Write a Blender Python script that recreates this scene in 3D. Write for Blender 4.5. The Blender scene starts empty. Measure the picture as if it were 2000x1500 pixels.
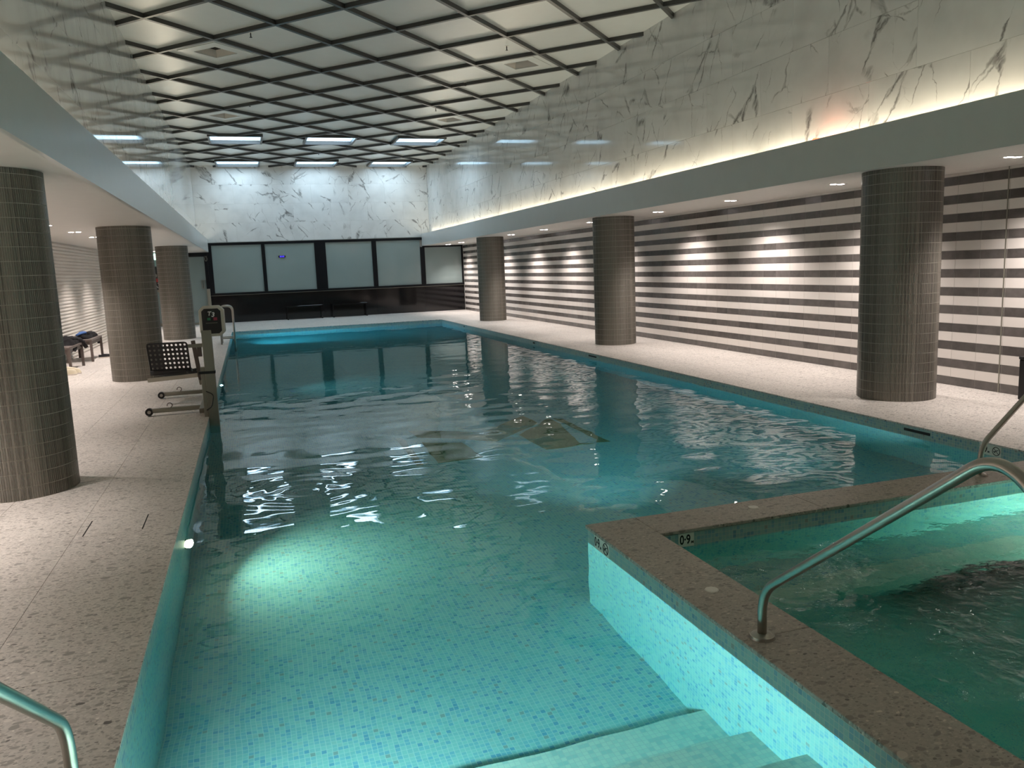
import bpy, bmesh, math, random
from mathutils import Vector, Matrix
random.seed(7)
C = bpy.context.scene.collection
SC = bpy.context.scene

# ------------------------------------------------------------------ camera
cam = bpy.data.objects.new('camera', bpy.data.cameras.new('camera'))
C.objects.link(cam); SC.camera = cam
Rv = Vector((0.94968563, -0.31081432, -0.0386221)); Uv = Vector((0.08185179, 0.12726597, 0.98848554)); Fv = Vector((0.30232018, 0.9419118, -0.14630338))
M = Matrix(((Rv.x, Uv.x, -Fv.x, 0), (Rv.y, Uv.y, -Fv.y, 0), (Rv.z, Uv.z, -Fv.z, 1.6), (0, 0, 0, 1)))
cam.matrix_world = M
cam.data.sensor_fit = 'HORIZONTAL'; cam.data.sensor_width = 36.0; cam.data.lens = 1567.1 * 36 / 2000
cam.data.clip_start = 0.05; cam.data.clip_end = 200

# ------------------------------------------------------------------ world, exposure
w = bpy.data.worlds.new('world'); SC.world = w; w.use_nodes = True
w.node_tree.nodes['Background'].inputs[0].default_value = (0.55, 0.68, 0.8, 1)
w.node_tree.nodes['Background'].inputs[1].default_value = 0.3
SC.view_settings.view_transform = 'Standard'; SC.view_settings.look = 'None'
SC.view_settings.exposure = 1.05; SC.view_settings.gamma = 1.0; SC.view_settings.use_curve_mapping = False
SC.cycles.caustics_refractive = True; SC.cycles.caustics_reflective = False
SC.cycles.blur_glossy = 1.0
SC.cycles.sample_clamp_indirect = 4.0
SC.cycles.max_bounces = 8; SC.cycles.diffuse_bounces = 4; SC.cycles.glossy_bounces = 4; SC.cycles.transmission_bounces = 6
SC.cycles.use_denoising = True

# dimensions measured from the photograph (metres)
XL, XR, YF = -0.565, 5.705, 24.741        # pool
XS, XSI, YSO, YSI = 1.865, 2.18, 4.40, 4.09  # spa wall faces
XW, YW, XWL = 7.795, 29.767, -3.70        # right wall, far wall, left wall
ZS, ZB, ZC = 2.439, 2.881, 5.322          # soffit, ledge lip, ceiling
XBR, XBL, XMR, XML = 6.251, -1.194, 6.566, -1.524
WL = -0.11
YN = -3.0                                 # wall behind the camera
YP = 1.62                                 # near end of pool

# large light sources -------------------------------------------------
COVE_W = 11.5; SPOT_W = 180.0; POOL_W = 24.0; SKY_E = 4.0
def area(name, loc, rot, sx, sy, power, col, shape='RECTANGLE', spread=None):
    d = bpy.data.lights.new(name, 'AREA'); d.shape = shape; d.size = sx
    if shape in ('RECTANGLE', 'ELLIPSE'): d.size_y = sy
    d.energy = power; d.color = col
    if spread: d.spread = spread
    o = bpy.data.objects.new(name, d); o.location = loc; o.rotation_euler = rot; C.objects.link(o); return o
# warm strips lying in the troughs behind the lips of both ledges
for nm, x in (('cove_light_right', 6.475), ('cove_light_left', -1.435)):
    for k in range(8):
        y0 = -2.6 + k * 4.0
        area(nm, (x, y0 + 1.95, 2.80), (math.pi, 0, 0), 0.05, 3.9, COVE_W * (1 if x > 0 else .62), (1.0, 0.86, 0.64))

# ------------------------------------------------------------------ material helpers
MAT = {}
class NT:
    def __init__(s, name):
        s.m = bpy.data.materials.new(name); s.m.use_nodes = True; s.t = s.m.node_tree
        s.n = s.t.nodes; s.b = s.n['Principled BSDF']; s.out = s.n['Material Output']; MAT[name] = s.m
    def add(s, typ, **kw):
        n = s.n.new(typ)
        for k, v in kw.items():
            if k.startswith('i_'):
                key = k[2:]; key = int(key) if key.isdigit() else key.replace('_', ' ')
                s.put(n.inputs[key], v)
            else: setattr(n, k, v)
        return n
    def put(s, sock, v):
        if isinstance(v, bpy.types.NodeSocket): s.t.links.new(v, sock)
        elif v is not None: sock.default_value = v
    def math(s, op, a, b=None, c=None, clamp=False):
        n = s.n.new('ShaderNodeMath'); n.operation = op; n.use_clamp = clamp
        for i, v in enumerate((a, b, c)):
            if v is not None: s.put(n.inputs[i], v)
        return n.outputs[0]
    def vmath(s, op, a, b=None, scale=None):
        n = s.n.new('ShaderNodeVectorMath'); n.operation = op; s.put(n.inputs[0], a)
        if b is not None: s.put(n.inputs[1], b)
        if scale is not None: s.put(n.inputs['Scale'], scale)
        return n.outputs['Value'] if op in ('LENGTH', 'DOT_PRODUCT', 'DISTANCE') else n.outputs[0]
    def mix(s, f, a, b, typ='MIX'):
        n = s.n.new('ShaderNodeMix'); n.data_type = 'RGBA'; n.blend_type = typ
        s.put(n.inputs[0], f); s.put(n.inputs[6], a); s.put(n.inputs[7], b); return n.outputs[2]
    def smooth(s, v, lo, hi, a=0.0, b=1.0):
        n = s.n.new('ShaderNodeMapRange'); n.interpolation_type = 'SMOOTHSTEP'
        s.put(n.inputs[0], v); n.inputs[1].default_value = lo; n.inputs[2].default_value = hi; n.inputs[3].default_value = a; n.inputs[4].default_value = b
        return n.outputs[0]
    def noise(s, vec, scale, detail=2.0, rough=0.5, out='Fac', dist=0.0, dim='3D'):
        n = s.n.new('ShaderNodeTexNoise'); n.noise_dimensions = dim; s.put(n.inputs['Vector'], vec); n.inputs['Scale'].default_value = scale
        n.inputs['Detail'].default_value = detail; n.inputs['Roughness'].default_value = rough; n.inputs['Distortion'].default_value = dist
        return n.outputs[out]
    def pos(s): return s.add('ShaderNodeNewGeometry').outputs['Position']
    def ramp(s, fac, stops, interp='LINEAR'):
        n = s.n.new('ShaderNodeValToRGB'); s.put(n.inputs[0], fac); n.color_ramp.interpolation = interp
        e = n.color_ramp.elements
        while len(e) < len(stops): e.new(0.5)
        for k, (p, c) in enumerate(stops): e[k].position = p; e[k].color = (*c, 1)
        return n.outputs[0]
    def bump(s, h, strength, dist):
        n = s.add('ShaderNodeBump'); s.put(n.inputs['Height'], h); n.inputs['Strength'].default_value = strength; n.inputs['Distance'].default_value = dist
        return n.outputs[0]
def rgb(*c): return (*c, 1.0)
def simple(name, col, rough=0.5, metal=0.0, spec=0.5, emit=None, estr=0.0, coat=0.0, var=0.04, vscale=6.0):
    t = NT(name); b = t.b
    nz = t.noise(t.pos(), vscale, 4)
    k = t.math('MULTIPLY_ADD', nz, 2 * var, 1 - var)
    c = t.vmath('SCALE', rgb(*col)[:3], scale=k)
    t.put(b.inputs['Base Color'], c)
    b.inputs['Roughness'].default_value = rough; b.inputs['Metallic'].default_value = metal
    b.inputs['Specular IOR Level'].default_value = spec; b.inputs['Coat Weight'].default_value = coat
    if emit: b.inputs['Emission Color'].default_value = rgb(*emit); b.inputs['Emission Strength'].default_value = estr
    return t.m

# --- terrazzo
def terrazzo(name, base, tone, rough=0.45):
    t = NT(name); p = t.pos()
    info = t.add('ShaderNodeObjectInfo')
    big = t.noise(p, 1.3, 3)
    fine = t.noise(p, 60, 3)
    base_c = t.vmath('SCALE', base, scale=t.math('ADD', t.math('MULTIPLY_ADD', big, 0.35, 0.55), t.math('MULTIPLY', fine, 0.55)))
    base_c = t.vmath('SCALE', base_c, scale=t.math('MULTIPLY_ADD', info.outputs['Random'], 0.05, 0.975))
    col = base_c
    for sc, thr, seed, st in ((80, 0.62, 7.9, 0.7), (46, 0.60, 5.3, 0.8), (27, 0.50, 11.7, 0.9), (15, 0.40, 3.1, 1.0)):
        warp = t.vmath('ADD', t.vmath('MULTIPLY', t.vmath('ADD', p, (seed, seed * .7, 0)), (1, 1.5, 1)), t.vmath('SCALE', t.noise(p, sc * .9, 2, out='Color'), scale=0.9 / sc))
        v = t.add('ShaderNodeTexVoronoi', feature='F1'); t.put(v.inputs['Vector'], warp); v.inputs['Scale'].default_value = sc
        sep = t.add('ShaderNodeSeparateColor'); t.put(sep.inputs[0], v.outputs['Color'])
        rad = t.math('MULTIPLY', sep.outputs[0], thr)
        m = t.smooth(t.math('SUBTRACT', rad, v.outputs['Distance']), -0.01, 0.05)
        keep = t.math('GREATER_THAN', sep.outputs[1], 0.35)
        chip = t.ramp(sep.outputs[2], [(0, tuple(x * .28 for x in tone)), (.16, tuple(x * .62 for x in tone)), (.5, tuple(x * .85 for x in tone)), (.68, tuple(x * 1.35 for x in tone)), (.9, tuple(x * 1.75 for x in tone))], 'CONSTANT')
        col = t.mix(t.math('MULTIPLY', t.math('MULTIPLY', m, keep), st), col, chip)
    t.put(t.b.inputs['Base Color'], col); t.b.inputs['Roughness'].default_value = rough
    return t.m
terrazzo('deck_terrazzo', (0.66, 0.62, 0.575), (0.58, 0.545, 0.505), 0.42)
terrazzo('coping_terrazzo', (0.44, 0.395, 0.345), (0.42, 0.375, 0.325), 0.36)

# --- glass mosaic (25 mm)
def mosaic(name, stops, grout, rough=0.45, size=0.025):
    t = NT(name); g = t.add('ShaderNodeNewGeometry'); p = g.outputs['Position']
    q = t.vmath('SCALE', t.vmath('ADD', p, (0.0061, 0.0057, 0.0053)), scale=1 / size)
    cell = t.vmath('FLOOR', q)
    wn = t.add('ShaderNodeTexWhiteNoise', noise_dimensions='3D'); t.put(wn.inputs['Vector'], cell)
    col = t.ramp(wn.outputs['Value'], stops, 'CONSTANT')
    fr = t.vmath('FRACTION', q); sf = t.add('ShaderNodeSeparateXYZ'); t.put(sf.inputs[0], fr)
    sn = t.add('ShaderNodeSeparateXYZ'); t.put(sn.inputs[0], g.outputs['Normal'])
    mask = None
    for a in range(3):
        e = t.math('GREATER_THAN', t.math('ABSOLUTE', t.math('SUBTRACT', sf.outputs[a], 0.5)), 0.44)
        e = t.math('MULTIPLY', e, t.math('LESS_THAN', t.math('ABSOLUTE', sn.outputs[a]), 0.5))
        mask = e if mask is None else t.math('MAXIMUM', mask, e)
    col = t.mix(mask, col, rgb(*grout))
    t.put(t.b.inputs['Base Color'], col); t.b.inputs['Roughness'].default_value = rough
    return t.m
ST = [(0, (0.38, 0.58, 0.55)), (.35, (0.34, 0.54, 0.54)), (.62, (0.30, 0.51, 0.55)), (.78, (0.25, 0.46, 0.55)), (.90, (0.19, 0.38, 0.51)), (.95, (0.41, 0.56, 0.52)), (.98, (0.36, 0.39, 0.37))]
mosaic('pool_mosaic', ST, (0.6, 0.66, 0.62))
mosaic('nosing_mosaic', [(0, (0.68, 0.70, 0.60)), (.5, (0.60, 0.66, 0.58)), (.8, (0.5, 0.6, 0.55))], (0.6, 0.6, 0.55))
mosaic('spa_mosaic', ST, (0.55, 0.62, 0.56))
mosaic('emblem_mosaic', [(0, (0.27, 0.25, 0.11)), (.5, (0.23, 0.21, 0.09)), (.8, (0.32, 0.29, 0.14))], (0.2, 0.19, 0.1))

# --- marble slabs: veins run diagonally and break at every joint
def marble(name, base, rough, vein_scale=1.0):
    t = NT(name); tc = t.add('ShaderNodeTexCoord'); info = t.add('ShaderNodeObjectInfo')
    r = t.math('MULTIPLY', info.outputs['Random'], 91.7)
    off = t.add('ShaderNodeCombineXYZ'); t.put(off.inputs[0], r); t.put(off.inputs[1], t.math('MULTIPLY', r, 0.0)); t.put(off.inputs[2], t.math('MULTIPLY', r, 1.7))
    p = t.vmath('ADD', tc.outputs['Object'], off.outputs[0])
    def veins(sc, ang, sx, sz, wid, mlo, mhi, seed):
        # broken, kinked veins: cell borders of a stretched, warped cell pattern, kept only in patches
        pw = t.vmath('ADD', p, t.vmath('SCALE', t.vmath('SUBTRACT', t.noise(p, 3.0, 4, .62, out='Color'), (0.5, 0.5, 0.5)), scale=0.22))
        pw = t.vmath('MULTIPLY', t.vmath('ADD', pw, (seed, 0, seed * 2)), (1, 0, 1))
        mp = t.add('ShaderNodeMapping'); t.put(mp.inputs[0], pw); mp.inputs['Rotation'].default_value = (0, ang, 0)
        q = t.vmath('MULTIPLY', mp.outputs[0], (sx, 1, sz))
        v = t.add('ShaderNodeTexVoronoi', feature='DISTANCE_TO_EDGE'); t.put(v.inputs['Vector'], q); v.inputs['Scale'].default_value = sc
        w1 = t.smooth(t.noise(t.vmath('ADD', p, (seed * 3, 0, seed)), 2.4, 2.0), .36, .72, 0.0, wid)
        core = t.math('SUBTRACT', 1.0, t.math('DIVIDE', v.outputs['Distance'], t.math('ADD', w1, .0015)), clamp=True)
        msk = t.smooth(t.noise(t.vmath('ADD', p, (seed * 5, 0, seed)), 1.15, 1.5), mlo, mhi)
        feather = t.noise(t.vmath('MULTIPLY', mp.outputs[0], (30, 1, 3.5)), 1.0, 3, .6)
        return t.math('MULTIPLY', t.math('MULTIPLY', t.math('POWER', core, .7), msk), t.smooth(feather, .34, .58, .25, 1.0))
    a = veins(1.15, 0.66, 1.6, 0.5, .062, .50, .56, 4.2)
    b = veins(1.9, 0.42, 1.3, 0.6, .030, .50, .57, 9.9)
    c = veins(1.35, -0.85, 1.5, 0.6, .040, .54, .60, 17.3)
    v = t.math('MAXIMUM', t.math('MAXIMUM', a, t.math('MULTIPLY', b, .75)), t.math('MULTIPLY', c, .85))
    cloud = t.noise(p, 1.8, 4)
    bc = t.mix(t.smooth(cloud, .35, .75), rgb(*base), rgb(*(x * .86 for x in base)))
    t.put(t.b.inputs['Base Color'], t.mix(v, bc, rgb(0.16, 0.155, 0.15)))
    t.b.inputs['Roughness'].default_value = rough; t.b.inputs['Specular IOR Level'].default_value = 0.5
    return t.m
marble('white_marble', (0.68, 0.69, 0.675), 0.06)

simple('grout', (0.50, 0.48, 0.42), 0.8)
simple('joint_grey', (0.42, 0.40, 0.36), 0.7)
simple('ceiling_panel_white', (0.60, 0.64, 0.63), 0.28, spec=0.45)
simple('ceiling_bar_grey', (0.045, 0.047, 0.047), 0.35)
simple('plaster_white', (0.68, 0.66, 0.62), 0.5)
simple('lip_paint', (0.56, 0.57, 0.55), 0.28, spec=0.5)
simple('white_tile', (0.72, 0.68, 0.64), 0.3)
simple('ribbed_white', (0.66, 0.62, 0.57), 0.45)
simple('black_gloss', (0.008, 0.007, 0.008), 0.07, spec=0.5)
simple('black_frame', (0.006, 0.007, 0.009), 0.3, spec=0.25)
simple('steel', (0.42, 0.40, 0.36), 0.28, metal=1.0, var=.05, vscale=20)
simple('grey_metal', (0.27, 0.26, 0.215), 0.4, metal=0.4)
simple('beige_plastic', (0.52, 0.50, 0.43), 0.4)
simple('black_plastic', (0.008, 0.008, 0.009), 0.45)
simple('black_cloth', (0.012, 0.011, 0.013), 0.9, var=.3)
simple('blue_cloth', (0.05, 0.12, 0.32), 0.9, var=.3)
simple('bench_wood', (0.12, 0.095, 0.085), 0.5, var=.2)
simple('cream_shoe', (0.75, 0.68, 0.52), 0.6)
simple('light_sole', (0.72, 0.66, 0.60), 0.6)
simple('white_marker', (0.88, 0.87, 0.80), 0.35)
simple('ink', (0.01, 0.01, 0.01), 0.5)
simple('white_ink', (0.7, 0.7, 0.7), 0.5)
simple('red_paint', (0.35, 0.03, 0.03), 0.4)
simple('green_button', (0.02, 0.16, 0.07), 0.4)
simple('red_button', (0.28, 0.03, 0.06), 0.4)
simple('cap_white', (0.88, 0.86, 0.80), 0.4)
simple('well_white', (0.55, 0.68, 0.75), 0.5)
simple('dark_void', (0.01, 0.01, 0.01), 0.9)
simple('lens_glow', (0.9, 0.9, 0.9), 0.4, emit=(1.0, 0.88, 0.86), estr=14.0)
simple('pool_lens_warm', (0.9, 0.9, 0.8), 0.4, emit=(1.0, 0.95, 0.6), estr=30.0)
simple('pool_lens_cool', (0.9, 0.9, 0.9), 0.4, emit=(0.6, 0.95, 1.0), estr=25.0)
simple('sky_glow', (0.5, 0.6, 0.7), 0.5, emit=(0.66, 0.85, 1.0), estr=SKY_E)
simple('exit_green', (0.02, 0.5, 0.35), 0.5, emit=(0.0, 0.85, 0.55), estr=1.1)
simple('exit_white', (0.8, 0.9, 0.85), 0.5, emit=(0.6, 1.0, 0.85), estr=1.2)
simple('blue_digit_glow', (0.02, 0.02, 0.4), 0.5, emit=(0.08, 0.05, 1.0), estr=1.0)
simple('red_led', (0.4, 0.02, 0.02), 0.5, emit=(1.0, 0.10, 0.04), estr=3.0)

# dark wall tile
t = NT('dark_tile'); info = t.add('ShaderNodeObjectInfo'); g = t.add('ShaderNodeNewGeometry')
p = t.pos(); n1 = t.noise(p, 9, 5, .65); n2 = t.noise(t.vmath('MULTIPLY', p, (1, 1, 3)), 30, 4, .6)
rnd = t.math('ADD', info.outputs['Random'], g.outputs['Random Per Island'])
k = t.math('ADD', t.math('MULTIPLY_ADD', n1, 0.9, 0.30), t.math('MULTIPLY', t.math('FRACT', rnd), 0.35))
t.put(t.b.inputs['Base Color'], t.vmath('SCALE', (0.115, 0.104, 0.098), scale=k)); t.b.inputs['Roughness'].default_value = 0.22
# column finger tile
t = NT('finger_tile'); g = t.add('ShaderNodeNewGeometry'); p = g.outputs['Position']
k = t.math('MULTIPLY_ADD', g.outputs['Random Per Island'], 0.7, 0.62)
t.put(t.b.inputs['Base Color'], t.vmath('SCALE', (0.165, 0.152, 0.128), scale=k)); t.b.inputs['Roughness'].default_value = 0.3
# frosted far windows
t = NT('frosted_glass'); p = t.pos()
t.put(t.b.inputs['Base Color'], t.mix(t.noise(p, .8, 3), rgb(0.22, 0.285, 0.28), rgb(0.27, 0.335, 0.33))); t.b.inputs['Roughness'].default_value = 0.09
t.b.inputs['Coat Weight'].default_value = 0.3
# water
def water(name, absorb, dens, rings):
    t = NT(name); p = t.pos()
    t.n.remove(t.b)
    flat = t.vmath('MULTIPLY', p, (1, 1, 0))
    h = t.math('MULTIPLY', t.noise(t.vmath('MULTIPLY', flat, (1, 1.25, 1)), 2.0, .6, .45), 1.0)
    h = t.math('ADD', h, t.math('MULTIPLY', t.noise(t.vmath('MULTIPLY', flat, (.75, 1.2, 1)), 6.5, .8, .45), 0.07))
    if rings:
        for (cx, cy, R, amp) in ((0.30, 6.4, 1.0, .05), (0.55, 4.6, .9, .02)):
            d = t.vmath('DISTANCE', flat, (cx, cy, 0))
            rg = t.math('MULTIPLY', t.math('SINE', t.math('MULTIPLY', d, 42)), t.smooth(d, 0.05, R, 1, 0))
            h = t.math('ADD', h, t.math('MULTIPLY', rg, amp))
    else:
        h = t.math('ADD', h, t.math('MULTIPLY', t.noise(flat, 9, 3, .5), 0.22))
    if rings:
        sp = t.add('ShaderNodeSeparateXYZ'); t.put(sp.inputs[0], p)
        calm = t.math('MULTIPLY', t.smooth(sp.outputs[1], 9.0, 17.0, 1.0, .22), t.smooth(sp.outputs[0], 1.5, 4.5, .75, 1.25))
        h = t.math('MULTIPLY', h, calm)
    nrm = t.bump(h, 1.0, 0.014 if rings else 0.06)
    rf = t.add('ShaderNodeBsdfRefraction'); rf.inputs['IOR'].default_value = 1.33; rf.inputs['Roughness'].default_value = 0.0; t.put(rf.inputs['Normal'], nrm)
    gl = t.add('ShaderNodeBsdfGlossy'); gl.inputs['Roughness'].default_value = 0.0; t.put(gl.inputs['Normal'], nrm)
    fr = t.add('ShaderNodeFresnel'); fr.inputs['IOR'].default_value = 1.33; t.put(fr.inputs['Normal'], nrm)
    mx = t.add('ShaderNodeMixShader'); t.put(mx.inputs[0], fr.outputs[0]); t.put(mx.inputs[1], rf.outputs[0]); t.put(mx.inputs[2], gl.outputs[0])
    t.put(t.out.inputs['Surface'], mx.outputs[0])
    va = t.add('ShaderNodeVolumeAbsorption'); va.inputs['Color'].default_value = rgb(*absorb); va.inputs['Density'].default_value = dens
    t.put(t.out.inputs['Volume'], va.outputs[0])
    return t.m
water('pool_water', (0.10, 0.84, 0.90), 0.42, True)
water('spa_water', (0.25, 0.86, 0.80), 0.75, False)

# ------------------------------------------------------------------ mesh helpers
def bx(bm, x0, x1, y0, y1, z0, z1):
    vs = [bm.verts.new((x, y, z)) for z in (z0, z1) for y in (y0, y1) for x in (x0, x1)]
    for f in ((0, 2, 3, 1), (4, 5, 7, 6), (0, 1, 5, 4), (2, 6, 7, 3), (0, 4, 6, 2), (1, 3, 7, 5)):
        bm.faces.new([vs[i] for i in f])
    return vs
def bxm(bm, sx, sy, sz, mat):
    vs = bx(bm, -sx / 2, sx / 2, -sy / 2, sy / 2, -sz / 2, sz / 2)
    bmesh.ops.transform(bm, matrix=mat, verts=vs); return vs
def cyl(bm, p0, p1, r0, r1=None, n=16, cap=True):
    p0 = Vector(p0); p1 = Vector(p1); r1 = r0 if r1 is None else r1
    d = (p1 - p0).normalized(); a = d.orthogonal().normalized(); b = d.cross(a)
    A = [bm.verts.new(p0 + (a * math.cos(2 * math.pi * i / n) + b * math.sin(2 * math.pi * i / n)) * r0) for i in range(n)]
    B = [bm.verts.new(p1 + (a * math.cos(2 * math.pi * i / n) + b * math.sin(2 * math.pi * i / n)) * r1) for i in range(n)]
    for i in range(n): bm.faces.new((A[i], A[(i + 1) % n], B[(i + 1) % n], B[i]))
    if cap: bm.faces.new(A[::-1]); bm.faces.new(B)
def smoothpath(pts, rad=0.1, n=8):
    pts = [Vector(p) for p in pts]; out = [pts[0]]
    for i in range(1, len(pts) - 1):
        a, b, c = pts[i - 1], pts[i], pts[i + 1]
        r = min(rad, (a - b).length * .48, (c - b).length * .48)
        s = b + (a - b).normalized() * r; e = b + (c - b).normalized() * r
        for k in range(n + 1):
            u = k / n; out.append(s * (1 - u) ** 2 + b * 2 * u * (1 - u) + e * u * u)
    out.append(pts[-1]); return out
def tube(bm, pts, r, n=14):
    pts = [Vector(p) for p in pts]; prev = None; a = None
    for i, p in enumerate(pts):
        d = (pts[min(i + 1, len(pts) - 1)] - pts[max(i - 1, 0)]).normalized()
        a = d.orthogonal().normalized() if a is None else (a - d * a.dot(d)).normalized()
        b = d.cross(a)
        rr = r[i] if isinstance(r, (list, tuple)) else r
        ring = [bm.verts.new(p + (a * math.cos(2 * math.pi * k / n) + b * math.sin(2 * math.pi * k / n)) * rr) for k in range(n)]
        if prev:
            for k in range(n): bm.faces.new((prev[k], prev[(k + 1) % n], ring[(k + 1) % n], ring[k]))
        else: bm.faces.new(ring[::-1])
        prev = ring
    bm.faces.new(prev)
def prism(bm, poly, z0, z1):
    A = [bm.verts.new((x, y, z0)) for x, y in poly]; B = [bm.verts.new((x, y, z1)) for x, y in poly]
    n = len(poly); bm.faces.new(A[::-1]); bm.faces.new(B)
    for i in range(n): bm.faces.new((A[i], A[(i + 1) % n], B[(i + 1) % n], B[i]))
def mesh(bm, name, mat, smooth=False, bevel=0.0, recalc=True):
    if bevel: bmesh.ops.bevel(bm, geom=bm.edges[:], offset=bevel, segments=1, affect='EDGES', profile=.7)
    if recalc: bmesh.ops.recalc_face_normals(bm, faces=bm.faces[:])
    me = bpy.data.meshes.new(name); bm.to_mesh(me); bm.free()
    me.materials.append(MAT[mat])
    if smooth: me.shade_smooth()
    return me
def link(name, me, parent=None, loc=(0, 0, 0), rot=(0, 0, 0), label=None, cat=None, group=None, kind=None):
    o = bpy.data.objects.new(name, me); o.location = loc; o.rotation_euler = rot; C.objects.link(o)
    if parent: o.parent = parent
    for k, v in (('label', label), ('category', cat), ('group', group), ('kind', kind)):
        if v: o[k] = v
    return o
def obj(name, bm, mat, parent=None, smooth=False, bevel=0.0, **kw):
    return link(name, mesh(bm, name, mat, smooth, bevel), parent, **kw)
def boxobj(name, dims, mat, parent=None, bevel=0.0, **kw):
    bm = bmesh.new(); bx(bm, *dims); return obj(name, bm, mat, parent, bevel=bevel, **kw)
def autosmooth(o, ang=40):
    o.data.shade_smooth()
    bm = bmesh.new(); bm.from_mesh(o.data)
    for e in bm.edges:
        if len(e.link_faces) == 2 and e.calc_face_angle(0) > math.radians(ang): e.smooth = False
    bm.to_mesh(o.data); bm.free(); return o
def text(name, body, size, mat, parent, mtx, extrude=0.0006, shear=0.0, offset=0.0):
    cu = bpy.data.curves.new(name, 'FONT'); cu.body = body; cu.size = size; cu.align_x = 'CENTER'; cu.align_y = 'CENTER'; cu.extrude = extrude; cu.shear = shear; cu.offset = offset
    tmp = bpy.data.objects.new(name + '_tmp', cu); C.objects.link(tmp)
    bpy.context.view_layer.update()
    me = bpy.data.meshes.new_from_object(tmp.evaluated_get(bpy.context.evaluated_depsgraph_get()))
    bpy.data.objects.remove(tmp); bpy.data.curves.remove(cu)
    me.materials.clear(); me.materials.append(MAT[mat])
    o = link(name, me, parent); o.matrix_local = mtx; return o

# ------------------------------------------------------------------ floor: base slabs and terrazzo pavers
bm = bmesh.new()
for d in ((XWL - .2, XL - .30, YN, YW, -.6, -.014), (XR + .30, XW + .2, YN, YW, -.6, -.014), (XL - .30, XR + .30, YF + .30, YW, -.6, -.014), (XL - .30, XR + .30, YN, YP - .3, -.6, -.014)):
    bx(bm, *d)
floor = obj('floor', bm, 'joint_grey', label='pale speckled terrazzo floor laid round the pool', cat='floor', kind='structure')
def paver_rows(xe, ye):
    for i in range(len(xe) - 1):
        for j in range(len(ye) - 1):
            x0, x1, y0, y1 = xe[i], xe[i + 1], ye[j], ye[j + 1]
            key = (round(x1 - x0, 3), round(y1 - y0, 3))
            if key not in PV:
                b = bmesh.new(); g = .0015
                bx(b, -key[0] / 2 + g, key[0] / 2 - g, -key[1] / 2 + g, key[1] / 2 - g, -.014, 0)
                PV[key] = mesh(b, 'paver', 'deck_terrazzo')
            link('paver', PV[key], floor, ((x0 + x1) / 2, (y0 + y1) / 2, 0))
PV = {}
def steps(a, b, s): 
    out = [a]; k = math.floor(a / s) * s + s
    k = 4.69 + math.ceil((a - 4.69) / s + 1e-6) * s
    while k < b - .05: out.append(k); k += s
    out.append(b); return out
ys = steps(YN, YW, 1.2)
paver_rows([XWL, -2.71, -1.78, -1.18, XL + .012], ys)
paver_rows([XR - .012, 6.32, 7.06, XW], ys)
paver_rows([XL + .012, 0.68, 1.94, 3.2, 4.46, XR - .012], [YF - .012, 25.36, 26.56, 27.76, YW])
paver_rows([XL + .012, 0.65, XS], [YN, -1.31, -.11, 1.09, YP + .012])
paver_rows([XS, 3.1, 4.4, XR - .012], [YN, -1.31, -.11, 1.09])

# ------------------------------------------------------------------ pool shell
pool = link('swimming_pool', None, loc=(0, 0, 0), label='long swimming pool basin lined with blue green mosaic', cat='pool', kind='structure')
def fz(y): return -1.03 if y < 5 else -1.03 - (y - 5) * 0.022
boxobj('left_wall', (XL - .3, XL, YP - .3, YF + .3, -1.9, -.014), 'pool_mosaic', pool)
boxobj('right_wall', (XR, XR + .3, YSO - 3.6, YF + .3, -1.9, -.014), 'pool_mosaic', pool)
boxobj('far_wall', (XL, XR, YF, YF + .3, -1.9, -.014), 'pool_mosaic', pool)
boxobj('near_wall', (XL, XS, YP - .3, YP, -1.9, -.014), 'pool_mosaic', pool)
bm = bmesh.new()
bx(bm, XL, XS, YP, 5.0, -1.9, -1.03)
bx(bm, XS, XR, YSO, 5.0, -1.9, -1.03)
v = [bm.verts.new(q) for q in ((XL, 5, -1.03), (XR, 5, -1.03), (XR, YF, fz(YF)), (XL, YF, fz(YF)), (XL, 5, -1.9), (XR, 5, -1.9), (XR, YF, -1.9), (XL, YF, -1.9))]
for f in ((0, 1, 2, 3), (4, 7, 6, 5), (0, 4, 5, 1), (1, 5, 6, 2), (2, 6, 7, 3), (3, 7, 4, 0)): bm.faces.new([v[i] for i in f])
obj('pool_floor', bm, 'pool_mosaic', pool)
for k in range(4):
    zt = (-.87, -.645, -.42, -.20)[k]; ye = 3.06 - .363 * k
    st = boxobj('stair', (XL, XS, YP, ye, -1.03 if k == 0 else (-.87, -.645, -.42, -.20)[k - 1], zt), 'nosing_mosaic', pool)
# slots and return fittings in the right wall
for (y0, y1, z) in ((5.56, 5.86, -.045), (12.87, 13.2, -.05)):
    bm = bmesh.new(); bx(bm, XR - .006, XR + .001, y0, y1, z - .016, z + .008)
    s = obj('overflow_slot', bm, 'black_plastic', pool)
for y in (16.13, 21.98): boxobj('inlet', (XR - .006, XR + .001, y - .05, y + .05, -.075, -.045), 'black_plastic', pool)

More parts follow.
